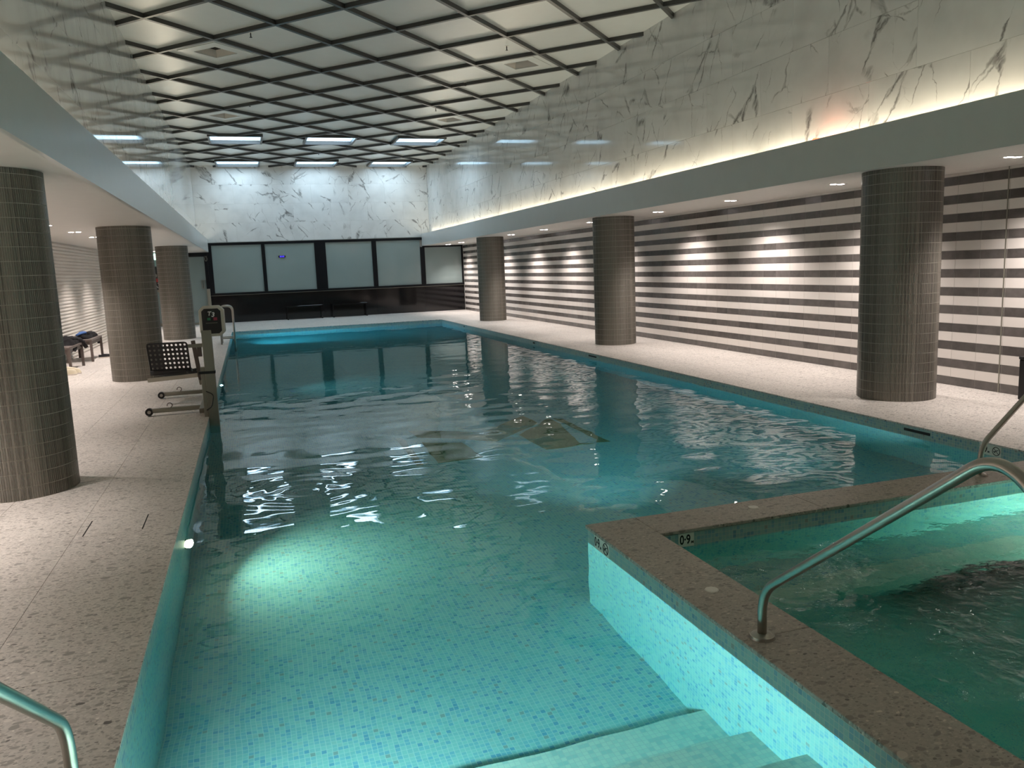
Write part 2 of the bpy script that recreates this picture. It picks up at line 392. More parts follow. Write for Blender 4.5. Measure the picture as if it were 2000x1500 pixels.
# spa: outer wall ring, floor, benches
spa = link('spa_pool', None, label='raised edged spa pool lined with green mosaic at right', cat='spa', kind='structure')
SX1, SY0 = 5.39, 1.35
bm = bmesh.new()
bx(bm, XS, XSI, SY0 - .3, YSO, -1.9, -.022)
bx(bm, XSI, XR, YSI, YSO, -1.9, -.022)
bx(bm, SX1, XR, SY0 - .3, YSI, -1.9, -.022)
bx(bm, XSI, SX1, SY0 - .3, SY0, -1.9, -.022)
obj('basin_wall', bm, 'spa_mosaic', spa)
boxobj('basin_floor', (XSI, SX1, SY0, YSI, -1.9, -1.08), 'spa_mosaic', spa)
bm = bmesh.new()
bx(bm, XSI, SX1, 3.74, YSI, -1.08, -.555)
bx(bm, XSI, 2.30, 2.25, 3.74, -1.08, -.555)
bx(bm, XSI, SX1, SY0, 2.05, -1.08, -.555)
bx(bm, 4.85, SX1, 2.05, 3.74, -1.08, -.555)
obj('spa_bench', bm, 'spa_mosaic', spa)
bm = bmesh.new()
bx(bm, XSI, 4.85, 3.56, 3.74, -.70, -.55)
bx(bm, 2.30, 2.42, 2.05, 3.56, -.70, -.55)
obj('bench_nosing', bm, 'nosing_mosaic', spa)
# coping stones
coping = link('spa_coping', None, label='dark brown terrazzo coping round the spa pool', cat='coping', kind='structure')
def cop(x0, x1, y0, y1, n, axis):
    for k in range(n):
        if axis == 'y': a, b = y0 + (y1 - y0) * k / n, y0 + (y1 - y0) * (k + 1) / n; d = (x0, x1, a + .0004, b - .0004, -.022, 0)
        else: a, b = x0 + (x1 - x0) * k / n, x0 + (x1 - x0) * (k + 1) / n; d = (a + .0004, b - .0004, y0, y1, -.022, 0)
        boxobj('coping_stone', d, 'coping_terrazzo', coping, bevel=.003)
cop(XS - .012, XSI + .012, SY0 - .28, YSO + .012, 2, 'y')
cop(XSI + .012, XR - .012, YSI - .012, YSO + .012, 3, 'x')
cop(SX1 - .012, XR - .012, SY0 - .28, YSI - .012, 2, 'y')
cop(XSI + .012, SX1 - .012, SY0 - .28, SY0 + .012, 2, 'x')
for (x, y, lb) in ((2.023, 3.251, 'round white cap in the coping nearest the steel handrail'), (2.969, 4.279, 'round white cap in the coping between spa and pool')):
    bm = bmesh.new(); cyl(bm, (x, y, 0), (x, y, .004), .034, .031, 24); obj('coping_cap', bm, 'cap_white', label=lb, cat='cap')

# floor emblem in dark gold mosaic on the pool floor
emb = link('floor_emblem', None, loc=(0, 0, 0), label='dark gold geometric emblem inlaid on the pool floor', cat='emblem')
def plate(pts, nm):
    b = bmesh.new(); A = [b.verts.new((x, y, fz(y) + .004)) for x, y in pts]; B = [b.verts.new((x, y, fz(y) - .01)) for x, y in pts]
    n = len(pts); b.faces.new(A); b.faces.new(B[::-1])
    for i in range(n): b.faces.new((A[i], B[i], B[(i + 1) % n], A[(i + 1) % n]))
    obj(nm, b, 'emblem_mosaic', emb)
EM = 1
for nm, pts in (
    ('arrow_band', [(1.70, 9.45), (2.03, 9.30), (2.50, 8.97), (3.24, 9.66), (3.24, 9.12), (2.53, 8.44), (1.72, 9.08)]),
    ('right_field', [(2.84, 8.63), (3.46, 9.32), (3.46, 8.95), (3.30, 7.92), (3.42, 7.84), (2.87, 7.83)]),
    ('right_strip', [(3.50, 9.28), (3.60, 9.18), (3.62, 7.86), (3.46, 7.86), (3.54, 8.02)]),
    ('left_field', [(1.72, 8.78), (2.14, 8.60), (2.17, 7.86), (1.70, 7.86)]),
    ('left_strip', [(1.48, 9.20), (1.56, 9.16), (1.55, 7.86), (1.47, 7.86)])):
    plate(pts, nm)

# water bodies
bm = bmesh.new(); e = .012
prism(bm, [(XL - e, YP - e), (XS + e, YP - e), (XS + e, YSO - e), (XR + e, YSO - e), (XR + e, YF + e), (XL - e, YF + e)], -1.8, WL)
obj('pool_water', bm, 'pool_water', label='clear turquoise water filling the long pool', cat='water', kind='stuff')
bm = bmesh.new(); bx(bm, XSI - e, SX1 + e, SY0 - e, YSI + e, -1.7, WL - .005)
obj('spa_water', bm, 'spa_water', label='rippled green water inside the spa basin', cat='water', kind='stuff')

# underwater lamps: ring, lens, and the light they give
def pool_lamp(loc, d, power, col, lens, lb, spread=3.14):
    t = link('pool_lamp', None, loc=loc, label=lb, cat='lamp')
    dv = Vector(d).normalized()
    b = bmesh.new(); cyl(b, dv * -.01, dv * .018, .075, .07, 24); autosmooth(obj('lamp_ring', b, 'steel', t))
    b = bmesh.new(); cyl(b, dv * .018, dv * .022, .055, .055, 24); obj('lamp_lens', b, lens, t)
    L = area('pool_light', Vector(loc) + dv * .035, dv.to_track_quat('-Z', 'Y').to_euler(), .12, .12, power, col, 'DISK', spread)
    return t
pool_lamp((XL, 5.84, -.50), (1, -.25, .18), POOL_W * .62, (1.0, 1.0, 0.74), 'pool_lens_warm', 'glowing yellow underwater lamp nearest in the left pool wall', 2.5)
pool_lamp((XL, 2.45, -.25), (1, 0, -.12), POOL_W * 1.7, (0.88, 0.98, 0.96), 'pool_lens_cool', 'underwater lamp beside the pool steps')
pool_lamp((XL, 13.9, -.50), (1, -.25, .28), POOL_W * .5, (0.60, 0.95, 1.0), 'pool_lens_cool', 'added underwater fill lamp in the left pool wall behind the lift post', 1.7)  # no lamp known here; added to fill the middle of the pool
pool_lamp((2.9, YSO + .001, -.45), (.0, 1, .34), POOL_W * 1.3, (0.70, 0.96, 1.0), 'pool_lens_cool', 'added unseen underwater fill lamp in the spa wall facing down the pool, left one', 1.5)  # unseen lamp added behind the coping to brighten the mid pool
pool_lamp((4.8, YSO + .001, -.45), (-.1, 1, .34), POOL_W * .6, (0.70, 0.96, 1.0), 'pool_lens_cool', 'added unseen underwater fill lamp in the spa wall facing down the pool, right one', 1.5)  # second hidden fill lamp, likewise added for the mid pool
pool_lamp((XL, 21.9, -.50), (1, .8, .1), POOL_W * 2.2, (0.22, 0.76, 1.0), 'pool_lens_cool', 'glowing blue underwater lamp by the far ladder', 1.8)
pool_lamp((SX1, 3.3, -.40), (-1, 0.25, 0), POOL_W * .45, (0.70, 1.0, 0.80), 'pool_lens_cool', 'underwater lamp in the right wall of the spa')

# ------------------------------------------------------------------ striped right wall
wr = boxobj('wall_right', (XW + .0015, XW + .2, YN, YW, 0, 2.80), 'joint_grey', label='lower right wall striped in dark and white tiles', cat='wall', kind='structure')
TL = .3335; P = .2098
def tile_mesh(h, mat, L=TL):
    b = bmesh.new(); g = .0018
    bx(b, 0, .012, -L / 2 + g, L / 2 - g, g, h - g); return mesh(b, 'tile', mat)
rows = []
for k in range(12):
    top = .10 + P * k; bot = max(0, top - .10)
    rows.append((bot, top - bot, 'dark_tile')); rows.append((top, P - .10, 'white_tile'))
TM = {}
ycols = [7.0 + TL * k for k in range(-31, 69)]
near = [y for y in ycols if 5.8 < y < 14.2]
rest = {'dark_tile': bmesh.new(), 'white_tile': bmesh.new()}
for bot, h, mt in rows:
    if bot + h > 2.62: continue
    if bot + h > ZS: h = ZS - bot
    key = (round(h, 4), mt)
    if key not in TM: TM[key] = tile_mesh(h, mt)
    for y in ycols:
        yc = y + TL / 2
        if yc < YN or yc > YW: continue
        if y in near:
            if mt == 'dark_tile' or False: link('dark_tile', TM[key], wr, (XW, yc, bot))
            else: link('white_tile', TM[key], wr, (XW, yc, bot))
        else:
            g = .0018; bx(rest[mt], XW, XW + .012, y + g, y + TL - g, bot + g, bot + h - g)
for mt in rest: obj('distant_' + mt, rest[mt], mt, wr, kind='stuff')
boxobj('movement_joint', (XW - .004, XW + .006, 6.680, 6.694, 0, ZS), 'grey_metal', wr)

# ribbed left wall
bm = bmesh.new(); prof = []; per = .0711; z = 0
while z < 2.45:
    for k in range(8):
        u = k / 8; prof.append((XWL + .03 * math.sqrt(max(0, math.sin(math.pi * u))), z + per * u))
    z += per
A = [bm.verts.new((x, YN, zz)) for x, zz in prof]; B = [bm.verts.new((x, YW, zz)) for x, zz in prof]
for i in range(len(prof) - 1): bm.faces.new((A[i], A[i + 1], B[i + 1], B[i]))
me = mesh(bm, 'wall_left', 'ribbed_white', smooth=True, recalc=False)
wl = link('wall_left', me, label='left wall clad in fine horizontal ribs', cat='wall', kind='structure')
boxobj('wall_core', (XWL - .2, XWL - .004, YN, YW, 0, 2.8), 'ribbed_white', wl)

# soffits, ledges and lips
for nm, s, xb, xm, xw, lb in (('ceiling_right', 1, XBR, XMR, XW + .2, 'low white soffit and light ledge along the right side'), ('ceiling_left', -1, XBL, XML, XWL - .2, 'low white soffit and light ledge along the left side')):
    t = link(nm, None, label=lb, cat='ceiling', kind='structure')
    a, b = sorted((xb + s * .04, xw)); boxobj('soffit', (a, b, YN, YW, ZS, 2.76), 'plaster_white', t)
    a, b = sorted((xb, xb + s * .04)); boxobj('ledge_lip', (a, b, YN, YW, ZS, ZB), 'lip_paint', t)
    a, b = sorted((xm + s * .012, xm + s * .2)); boxobj('upper_backing', (a, b, YN, YW, 2.76, ZC + .3), 'joint_grey', t)

# marble slabs
def slab_mesh(L, H):
    b = bmesh.new(); g = .0012
    bx(b, -L / 2 + g, L / 2 - g, -.006, .006, -H / 2 + g, H / 2 - g)
    return mesh(b, 'marble_slab', 'white_marble', bevel=.0005)
zj = [2.762, 3.412, 4.055, 4.700, ZC + .04]
def marble_wall(name, label, origin, rz, length, parent=None):
    par = parent or link(name, None, label=label, cat='wall', kind='structure')
    SM = {}
    for r in range(4):
        H = zj[r + 1] - zj[r]; edges = [0]; x = 1.3 if r % 2 == 0 else .65
        while x < length - .1: edges.append(x); x += 1.3
        edges.append(length)
        for a, b in zip(edges, edges[1:]):
            key = (r, round(b - a, 3))
            if key not in SM: SM[key] = slab_mesh(b - a, H)
            c = Vector(origin) + Matrix.Rotation(rz, 3, 'Z') @ Vector(((a + b) / 2, 0, 0))
            o = link('marble_slab', SM[key], par, (c.x, c.y, (zj[r] + zj[r + 1]) / 2), (0, 0, rz))
    return par
marble_wall('wall_right_upper', 'upper right wall of veined white marble slabs', (XMR + .006, YN, 0), math.pi / 2, YW - YN)
marble_wall('wall_left_upper', 'upper left wall of veined white marble slabs', (XML - .006, YN, 0), math.pi / 2, YW - YN)
wb = boxobj('wall_back', (XWL - .2, XW + .2, YW + .012, YW + .25, 0, ZC + .3), 'joint_grey', label='far end wall, veined marble above dark glazing', cat='wall', kind='structure')
marble_wall('', '', (XML, YW + .006, 0), 0, XMR - XML, parent=wb)
boxobj('wall_front', (XWL - .2, XW + .2, YN - .2, YN, 0, ZC + .3), 'plaster_white', label='plain pale wall behind the viewer', cat='wall', kind='structure')

# ------------------------------------------------------------------ ceiling: panels in a diagonal grid of hanging bars
ceil = boxobj('ceiling', (XML - .2, XMR + .2, YN, YW, ZC + .85, ZC + .9), 'dark_void', label='high ceiling of pale diamond panels between dark bars', cat='ceiling', kind='structure')
DX, DY, X0, Y0 = .905, .9467, -1.10, 13.07
def clip(poly, nx, ny, c):      # keep nx*x+ny*y<=c
    out = []
    for i in range(len(poly)):
        a, b = poly[i], poly[(i + 1) % len(poly)]; da = nx * a[0] + ny * a[1] - c; db = nx * b[0] + ny * b[1] - c
        if da <= 0: out.append(a)
        if (da < 0 < db) or (db < 0 < da):
            u = da / (da - db); out.append((a[0] + (b[0] - a[0]) * u, a[1] + (b[1] - a[1]) * u))
    return out
def bounds(poly, x0, x1, y0, y1):
    for n in ((1, 0, x1), (-1, 0, -x0), (0, 1, y1), (0, -1, -y0)):
        poly = clip(poly, *n)
        if len(poly) < 3: return []
    return poly
def ar(p): return abs(sum(p[i][0] * p[(i + 1) % len(p)][1] - p[(i + 1) % len(p)][0] * p[i][1] for i in range(len(p)))) / 2
def minus(polys, r):
    out = []
    for p in polys:
        if not bounds(p, *r): out.append(p); continue
        x0, x1, y0, y1 = r
        parts = [clip(p, 1, 0, x0), clip(p, -1, 0, -x1)]
        mid = clip(clip(p, -1, 0, -x0), 1, 0, x1) if len(clip(p, -1, 0, -x0)) > 2 else []
        if len(mid) > 2: parts += [clip(mid, 0, 1, y0), clip(mid, 0, -1, -y1)]
        out += [q for q in parts if len(q) > 2 and ar(q) > 1e-5]
    return out
SKY = [(cx - .65, cx + .65, y0, y1) for (y0, y1) in ((23.25, 24.45), (28.2, 29.5)) for cx in (0.0, 2.53, 5.06)]
full = None
DIFF = ((1, 2), (1, 8), (7, 2), (7, 8))
g = .004
for i in range(-1, 10):
    for j in range(-18, 19):
        if (i + j) % 2 == 0: continue
        cx, cy = X0 + i * DX, Y0 + j * DY
        d = [(cx - DX + g, cy), (cx, cy - DY + g), (cx + DX - g, cy), (cx, cy + DY - g)]
        p = bounds(d, XML, XMR, YN, YW)
        if len(p) < 3 or ar(p) < .01: continue
        polys = [p]
        for r in SKY: polys = minus(polys, r)
        if not polys: continue
        if (i, j) in DIFF:
            bm = bmesh.new(); q = .345 * 2 ** .5
            for (ax, ay), (bx_, by_) in (((-1, 0), (0, -1)), ((0, -1), (1, 0)), ((1, 0), (0, 1)), ((0, 1), (-1, 0))):
                prism(bm, [(ax * (DX - g), ay * (DY - g)), (bx_ * (DX - g), by_ * (DY - g)), (bx_ * q, by_ * q), (ax * q, ay * q)], ZC + .02, ZC + .035)
            obj('ceiling_panel', bm, 'ceiling_panel_white', ceil, loc=(cx, cy, 0)); continue
        whole = len(polys) == 1 and abs(ar(p) - ar(d)) < 1e-6 and polys[0] is p
        if whole and full: link('ceiling_panel', full, ceil, (cx, cy, 0)); continue
        bm = bmesh.new()
        for q in polys: prism(bm, [(a - cx, b - cy) for a, b in q], ZC + .02, ZC + .035)
        me = mesh(bm, 'ceiling_panel', 'ceiling_panel_white')
        if whole: full = me
        link('ceiling_panel', me, ceil, (cx, cy, 0))
L = math.hypot(DX, DY)
for s in (1, -1):
    for n in range(-40, 60):
        # line through node (X0, Y0 + 2*DY*n) with slope s*DY/DX
        ux, uy = DX / L, s * DY / L; px, py = -uy, ux; hw = .028
        yy = Y0 + 2 * DY * n - s * 0
        a = (X0 - ux * 3, yy - uy * 3); b = (X0 + ux * 16, yy + uy * 16)
        poly = [(a[0] + px * hw, a[1] + py * hw), (a[0] - px * hw, a[1] - py * hw), (b[0] - px * hw, b[1] - py * hw), (b[0] + px * hw, b[1] + py * hw)]
        p = bounds(poly, XML, XMR, YN, YW)
        if len(p) < 3: continue
        polys = [p]
        for r in SKY: polys = minus(polys, (r[0] - .05, r[1] + .05, r[2] - .05, r[3] + .05))
        bm = bmesh.new()
        for q in polys: prism(bm, q, ZC - (.045 if s > 0 else .044), ZC + .02)
        obj('ceiling_bar', bm, 'ceiling_bar_grey', ceil)

names = ['near left', 'near middle', 'near right', 'far left', 'far middle', 'far right']
names = ['left one of the three skylights nearer the camera', 'middle one of the three skylights nearer the camera', 'right one of the three skylights nearer the camera', 'left skylight of the row against the far wall', 'middle skylight of the row against the far wall', 'right skylight of the row against the far wall']
for (x0, x1, y0, y1), lb in zip(SKY, names):
    t = link('skylight', None, loc=((x0 + x1) / 2, (y0 + y1) / 2, ZC), label='bluish white ' + lb, cat='skylight')
    hx, hy = (x1 - x0) / 2, (y1 - y0) / 2
    bm = bmesh.new()
    for d in ((-hx - .055, -hx, -hy - .055, hy + .055), (hx, hx + .055, -hy - .055, hy + .055), (-hx, hx, -hy - .055, -hy), (-hx, hx, hy, hy + .055)): bx(bm, *d, -.06, .03)
    obj('frame', bm, 'ceiling_bar_grey', t)
    bm = bmesh.new()
    for d in ((-hx - .02, -hx, -hy - .02, hy + .02), (hx, hx + .02, -hy - .02, hy + .02), (-hx, hx, -hy - .02, -hy), (-hx, hx, hy, hy + .02)): bx(bm, *d, .03, .135)
    obj('light_well', bm, 'well_white', t)
    bm = bmesh.new(); bx(bm, -hx - .02, hx + .02, -hy - .02, hy + .02, .135, .15); obj('pane', bm, 'sky_glow', t)

# air diffusers in four panels
for (i, j, lb) in ((1, 2, 'nearer one on the left'), (1, 8, 'farther one on the left'), (7, 2, 'nearer one on the right'), (7, 8, 'farther one on the right')):
    t = link('air_diffuser', None, loc=(X0 + i * DX, Y0 + j * DY, ZC + .018), rot=(0, 0, math.pi / 4), label='diamond shaped air diffuser in the high ceiling, ' + lb, cat='vent', group='air diffusers in the ceiling')
    def ringf(b, s0, z0, s1, z1):
        A = [b.verts.new((sx * s0, sy * s0, z0)) for sx, sy in ((-1, -1), (1, -1), (1, 1), (-1, 1))]; B = [b.verts.new((sx * s1, sy * s1, z1)) for sx, sy in ((-1, -1), (1, -1), (1, 1), (-1, 1))]
        for k in range(4): b.faces.new((A[k], A[(k + 1) % 4], B[(k + 1) % 4], B[k]))
    b = bmesh.new(); ringf(b, .43, .002, .43, -.010); ringf(b, .43, -.010, .25, -.014); ringf(b, .25, -.014, .25, .01); obj('frame', b, 'ceiling_panel_white', t)
    b = bmesh.new(); ringf(b, .25, .0, .23, .11); obj('throat', b, 'plaster_white', t)
    b = bmesh.new(); bx(b, -.26, .26, -.26, .26, .11, .12); obj('duct_top', b, 'dark_void', t)

# sprinklers
SPL = ('left row, nearest the camera', 'left row, middle one', 'left row, farthest', 'right row, nearest the camera', 'right row, middle one', 'right row, farthest', 'just before the last skylights')
for k, (x, y) in enumerate(((.358, 13.74), (.351, 16.46), (.359, 19.17), (4.571, 13.8), (4.567, 16.57), (4.55, 19.24), (2.44, 26.55))):
    t = link('sprinkler', None, loc=(x, y, ZC + .02), label='tiny sprinkler head under the high ceiling, ' + SPL[k], cat='sprinkler', group='sprinkler heads under the high ceiling')
    b = bmesh.new(); cyl(b, (0, 0, 0), (0, 0, -.006), .03, .03, 12); obj('rosette', b, 'cap_white', t)
    b = bmesh.new(); cyl(b, (0, 0, -.006), (0, 0, -.07), .009, .009, 8); cyl(b, (0, 0, -.07), (0, 0, -.075), .022, .022, 10); obj('head', b, 'black_plastic', t)

# ------------------------------------------------------------------ columns
NT_ = 157
def ring_mesh(h):
    b = bmesh.new(); r0, r1 = .394, .400; g = .0016; 
    for k in range(NT_):
        a0 = 2 * math.pi * k / NT_ + g / .4; a1 = 2 * math.pi * (k + 1) / NT_ - g / .4; am = (a0 + a1) / 2
        lo, hi = [], []
        for a, r in ((a0, r0), (a0 + .003, r1), (a1 - .003, r1), (a1, r0)):
            lo.append(b.verts.new((r * math.cos(a), r * math.sin(a), .0026))); hi.append(b.verts.new((r * math.cos(a), r * math.sin(a), h - .0026)))
        for q in range(3): b.faces.new((lo[q], lo[q + 1], hi[q + 1], hi[q]))
        b.faces.new(lo[::-1]); b.faces.new(hi)
    return mesh(b, 'tile_course', 'finger_tile', recalc=False)
RM = ring_mesh(.1045); RB = ring_mesh(.096); RT = ring_mesh(ZS - .096 - 22 * .1045)
b = bmesh.new(); cyl(b, (0, 0, 0), (0, 0, ZS), .3955, .3955, 96)
CORE = mesh(b, 'column', 'grout'); 
for (x, y, lb) in ((6.738, 7.065, 'dark finger tiled round column nearest on the right'), (6.79, 14.37, 'dark finger tiled round column second on the right'), (6.88, 23.02, 'dark finger tiled round column farthest on the right'),
                   (-1.82, 7.07, 'dark finger tiled round column nearest on the left'), (-1.814, 14.29, 'dark finger tiled round column behind the pool lift seat'), (-1.838, 23.12, 'dark finger tiled round column farthest on the left')):
    c = link('column', CORE, loc=(x, y, 0), label=lb, cat='column', kind='structure', group='finger tiled columns along the pool')
    link('tile_course', RB, c); z = .096
    for k in range(22): link('tile_course', RM, c, (0, 0, z), (0, 0, (k % 2) * .0 )); z += .1045
    link('tile_course', RT, c, (0, 0, z))

# ------------------------------------------------------------------ downlights
def downlight(x, y, idx, side, twin=True, power=None, tilt=.2):
    order = ['first', 'second', 'third', 'fourth', 'fifth', 'sixth', 'seventh', 'eighth', 'ninth', 'tenth', 'eleventh', 'twelfth']
    t = link('downlight', None, loc=(x, y, ZS), label='recessed %s downlight in the %s soffit, %s from the camera' % ('twin' if twin else 'single', side, order[idx]), cat='downlight', group='downlights in the %s soffit' % side)
    offs = (-.055, .055) if twin else (0,)
    b = bmesh.new(); bx(b, -.11 if twin else -.06, .11 if twin else .06, -.055, .055, -.004, 0); obj('trim_plate', b, 'plaster_white', t, rot=(0, 0, 0))
    for ox in offs:
        b = bmesh.new(); cyl(b, (ox, 0, -.004), (ox, 0, -.007), .040, .038, 20); obj('lamp_lens', b, 'lens_glow', t)
    d = bpy.data.lights.new('downlight_spot', 'SPOT'); d.energy = power or SPOT_W; d.color = (1.0, .89, .84); d.spot_size = 1.75 if side == 'left' else 1.95; d.spot_blend = .85 if side == 'left' else 1.0; d.shadow_soft_size = .05
    o = bpy.data.objects.new('downlight_spot', d); o.location = (x, y, ZS - .03); o.rotation_euler = (0, tilt if side == 'right' else -tilt, 0)
    # tilt towards the side wall: -Z turned to +x for right
    o.rotation_euler = (0, -tilt if side == 'right' else tilt * .3, 0); C.objects.link(o)
for i, y in enumerate((3.2, 6.0, 8.42, 10.75, 13.02, 15.97, 18.85, 21.45, 24.2, 26.94, 28.83)):
    downlight(7.03, y, i, 'right', power=SPOT_W * .66)
for i, y in enumerate((2.9, 5.7, 8.03, 10.8, 13.45, 15.35, 17.24, 19.3, 21.6, 24.2, 27.0)):
    downlight(-2.70, y, i, 'left', twin=(i != 4), power=SPOT_W * (1.0 if i < 2 else .58))
# red indicator on the right ledge
bm = bmesh.new(); cyl(bm, (0, 0, 0), (0, 0, .03), .05, .035, 16)
obj('red_indicator', bm, 'red_led', loc=(6.33, 7.95, 2.875), label='small red glowing lamp on the right light ledge', cat='lamp')

d = bpy.data.lights.new('red_glow', 'POINT'); d.energy = 0.8; d.color = (1, .12, .05); d.shadow_soft_size = .03
o = bpy.data.objects.new('red_glow', d); o.location = (6.44, 7.95, 2.92); C.objects.link(o)
# ------------------------------------------------------------------ far glazing
def far(name, x0, x1, z0, z1, mat, y0=-.02, y1=.006, parent=None, **kw):
    return boxobj(name, (x0, x1, YW + y0, YW + y1, z0, z1), mat, parent, **kw)
fr = far('trim_1', -1.25, 6.26, 2.66, 2.745, 'black_frame', y0=-.05, label='black top rail over the four large far windows', cat='trim', kind='structure')
far('side_top_rail', 6.26, 7.85, 2.38, 2.439, 'black_frame', y0=-.05, parent=fr)
for nm, (x0, x1), lb in (('a', (-1.25, -1.10), ''), ('b', (.54, .66), ''), ('c', (2.345, 2.74), ''), ('d', (4.385, 4.55), ''), ('e', (6.165, 6.335), ''), ('f', (7.73, 7.795), '')):
    far('mullion', x0, x1, .95, 2.66 if x1 < 6.3 else 2.40, 'black_frame', y0=-.05, parent=fr)
far('sill_rail', -1.25, 7.795, .955, 1.03, 'black_frame', y0=-.07, parent=fr)
for k, (x0, x1, z1, lb) in enumerate(((-1.10, .54, 2.66, 'far left frosted window, behind the pool ladder'), (.66, 2.345, 2.66, 'frosted window holding the blue lit digits'), (2.74, 4.385, 2.66, 'frosted window just right of the wide black pier'), (4.55, 6.165, 2.66, 'frosted window fourth from the left, below the marble'), (6.335, 7.73, 2.385, 'lower frosted window beside the striped wall'))):
    w_ = far('window_%d' % (k + 1), x0, x1, 1.03, z1, 'frosted_glass', y0=-.015, label=lb, cat='window', kind='structure')
base = far('wall_base', -1.25, 7.795, 0, .955, 'black_gloss', y0=-.03, label='glossy black dado under the far windows', cat='wall', kind='structure')
far('capping', -1.25, 7.795, .94, .955, 'grey_metal', y0=-.06, parent=base)
for x in (2.54, 4.47, 6.25): far('panel_joint', x - .003, x + .003, .01, .93, 'dark_void', y0=-.031, parent=base)
# two low black benches in front of the dado
for x0, x1, lb in ((1.22, 2.45, 'low black bench left of the far wall centre'), (2.80, 4.03, 'low black bench right of the far wall centre')):
    t = link('bench', None, loc=((x0 + x1) / 2, 29.45, 0), label=lb, cat='bench', group='low black benches at the far wall'); h = (x1 - x0) / 2
    boxobj('seat', (-h, h, -.17, .2, .43, .48), 'black_gloss', t, bevel=.004)
    boxobj('leg', (-h, -h + .05, -.17, .2, 0, .43), 'black_gloss', t); boxobj('leg', (h - .05, h, -.17, .2, 0, .43), 'black_gloss', t)
    boxobj('back_panel', (-h + .05, h - .05, .15, .18, .02, .43), 'black_gloss', t)
# blue lit digits added on the pane in place of a reflected clock
t = link('reflected_digits', None, loc=(1.22, YW - .03, 2.215), label='small blue lit digits imitating a reflected clock on the second far window', cat='display')
boxobj('digits_backing', (-.12, .12, -.004, .012, -.035, .035), 'black_frame', t)
text('digits', '88:88', .072, 'blue_digit_glow', t, Matrix.Translation((0, -.008, 0)) @ Matrix.Rotation(math.pi / 2, 4, 'X'), .001, offset=.0)

# far left: glass door, header, posts, poster, exit sign
hd = far('trim_2', -3.7, -1.25, 2.30, 2.44, 'black_frame', y0=-.08, label='black header over the glazed door at far left', cat='trim', kind='structure')
far('door_post', -1.36, -1.25, 0, 2.30, 'black_frame', y0=-.08, parent=hd)
far('door_post', -2.02, -1.92, 0, 2.30, 'black_frame', y0=-.08, parent=hd)
dr = far('door_1', -1.92, -1.36, .06, 2.30, 'frosted_glass', y0=-.05, label='frosted glass door beside the farthest left column', cat='door', kind='structure')
bm = bmesh.new(); bx(bm, -1.50, -1.485, YW - .10, YW - .05, 1.22, 1.50); bx(bm, -1.43, -1.415, YW - .10, YW - .05, 1.22, 1.50); bx(bm, -1.50, -1.415, YW - .10, YW - .085, 1.22, 1.235); bx(bm, -1.50, -1.415, YW - .10, YW - .085, 1.485, 1.50)
obj('door_handle', bm, 'steel', dr)
boxobj('door_rail', (-1.92, -1.36, YW - .055, YW, .0, .06), 'grey_metal', dr)
far('window_6', -3.7, -2.02, .10, 2.30, 'frosted_glass', y0=-.03, label='frosted side glazing behind the left columns', cat='window', kind='structure')
boxobj('baseboard_back', (-3.7, -2.02, YW - .05, YW, 0, .10), 'grey_metal', label='grey kick rail under the far left glazing', cat='baseboard', kind='structure')
boxobj('wall_stub', (-1.36, -1.25, YW - .14, YW - .08, 0, 1.20), 'grey_metal', label='short grey metal post beside the glass door', cat='post')
po = boxobj('poster', (-3.35, -2.72, YW - .046, YW - .031, 1.16, 2.02), 'black_plastic', label='black and red poster on the far left glazing', cat='poster')
boxobj('red_band', (-3.35, -2.72, YW - .049, YW - .046, 1.50, 1.62), 'red_paint', po)
boxobj('grey_band', (-3.35, -2.72, YW - .049, YW - .046, 1.16, 1.24), 'grey_metal', po)
text('poster_lettering', 'AY', .24, 'white_ink', po, Matrix.Translation((-2.90, YW - .050, 1.37)) @ Matrix.Rotation(math.pi / 2, 4, 'X') @ Matrix.Rotation(.15, 4, 'Z'), .001)
bm = bmesh.new(); cyl(bm, (-2.95, YW - .049, 1.72), (-2.95, YW - .047, 1.72), .06, n=12); obj('poster_dot', bm, 'grey_metal', po)
bm = bmesh.new(); cyl(bm, (-2.80, YW - .049, 1.88), (-2.80, YW - .047, 1.88), .05, n=12); obj('poster_dot', bm, 'grey_metal', po)
ex = link('exit_sign', None, loc=(-2.94, 29.2, 2.33), label='green lit exit sign hanging under the left soffit', cat='sign')
boxobj('sign_box', (-.19, .19, -.02, .02, -.10, .10), 'exit_white', ex, bevel=.003)
boxobj('green_face', (-.17, .05, -.024, -.02, -.075, .075), 'exit_green', ex)
bm = bmesh.new(); cyl(bm, (0, 0, .10), (0, 0, .11), .02); obj('hanger', bm, 'cap_white', ex)
bm = bmesh.new()
cyl(bm, (-.09, -.026, .045), (-.09, -.024, .045), .014, n=12)
for a, b_ in (((-.09, .03), (-.075, -.01)), ((-.075, -.01), (-.05, -.03)), ((-.05, -.03), (-.045, -.06)), ((-.075, -.01), (-.10, -.035)), ((-.10, -.035), (-.125, -.04)), ((-.088, .025), (-.055, .01)), ((-.088, .025), (-.115, .005))):
    tube(bm, [(a[0], -.025, a[1]), (b_[0], -.025, b_[1])], .007, 6)
obj('running_figure', bm, 'exit_white', ex)
# looped cord on the black post
bm = bmesh.new(); pts = [(-.02, 0, .10)] + [(.035 * math.cos(a) , 0, .0 + .075 * math.sin(a)) for a in [math.pi * (.7 + 1.6 * k / 16) for k in range(17)]] + [(.02, 0, .10)]
tube(bm, smoothpath(pts, .02), .008, 8); obj('hanging_loop', bm, 'grey_metal', loc=(-1.30, YW - .10, 2.22), label='pale cord loop hanging on the black door post', cat='cord')

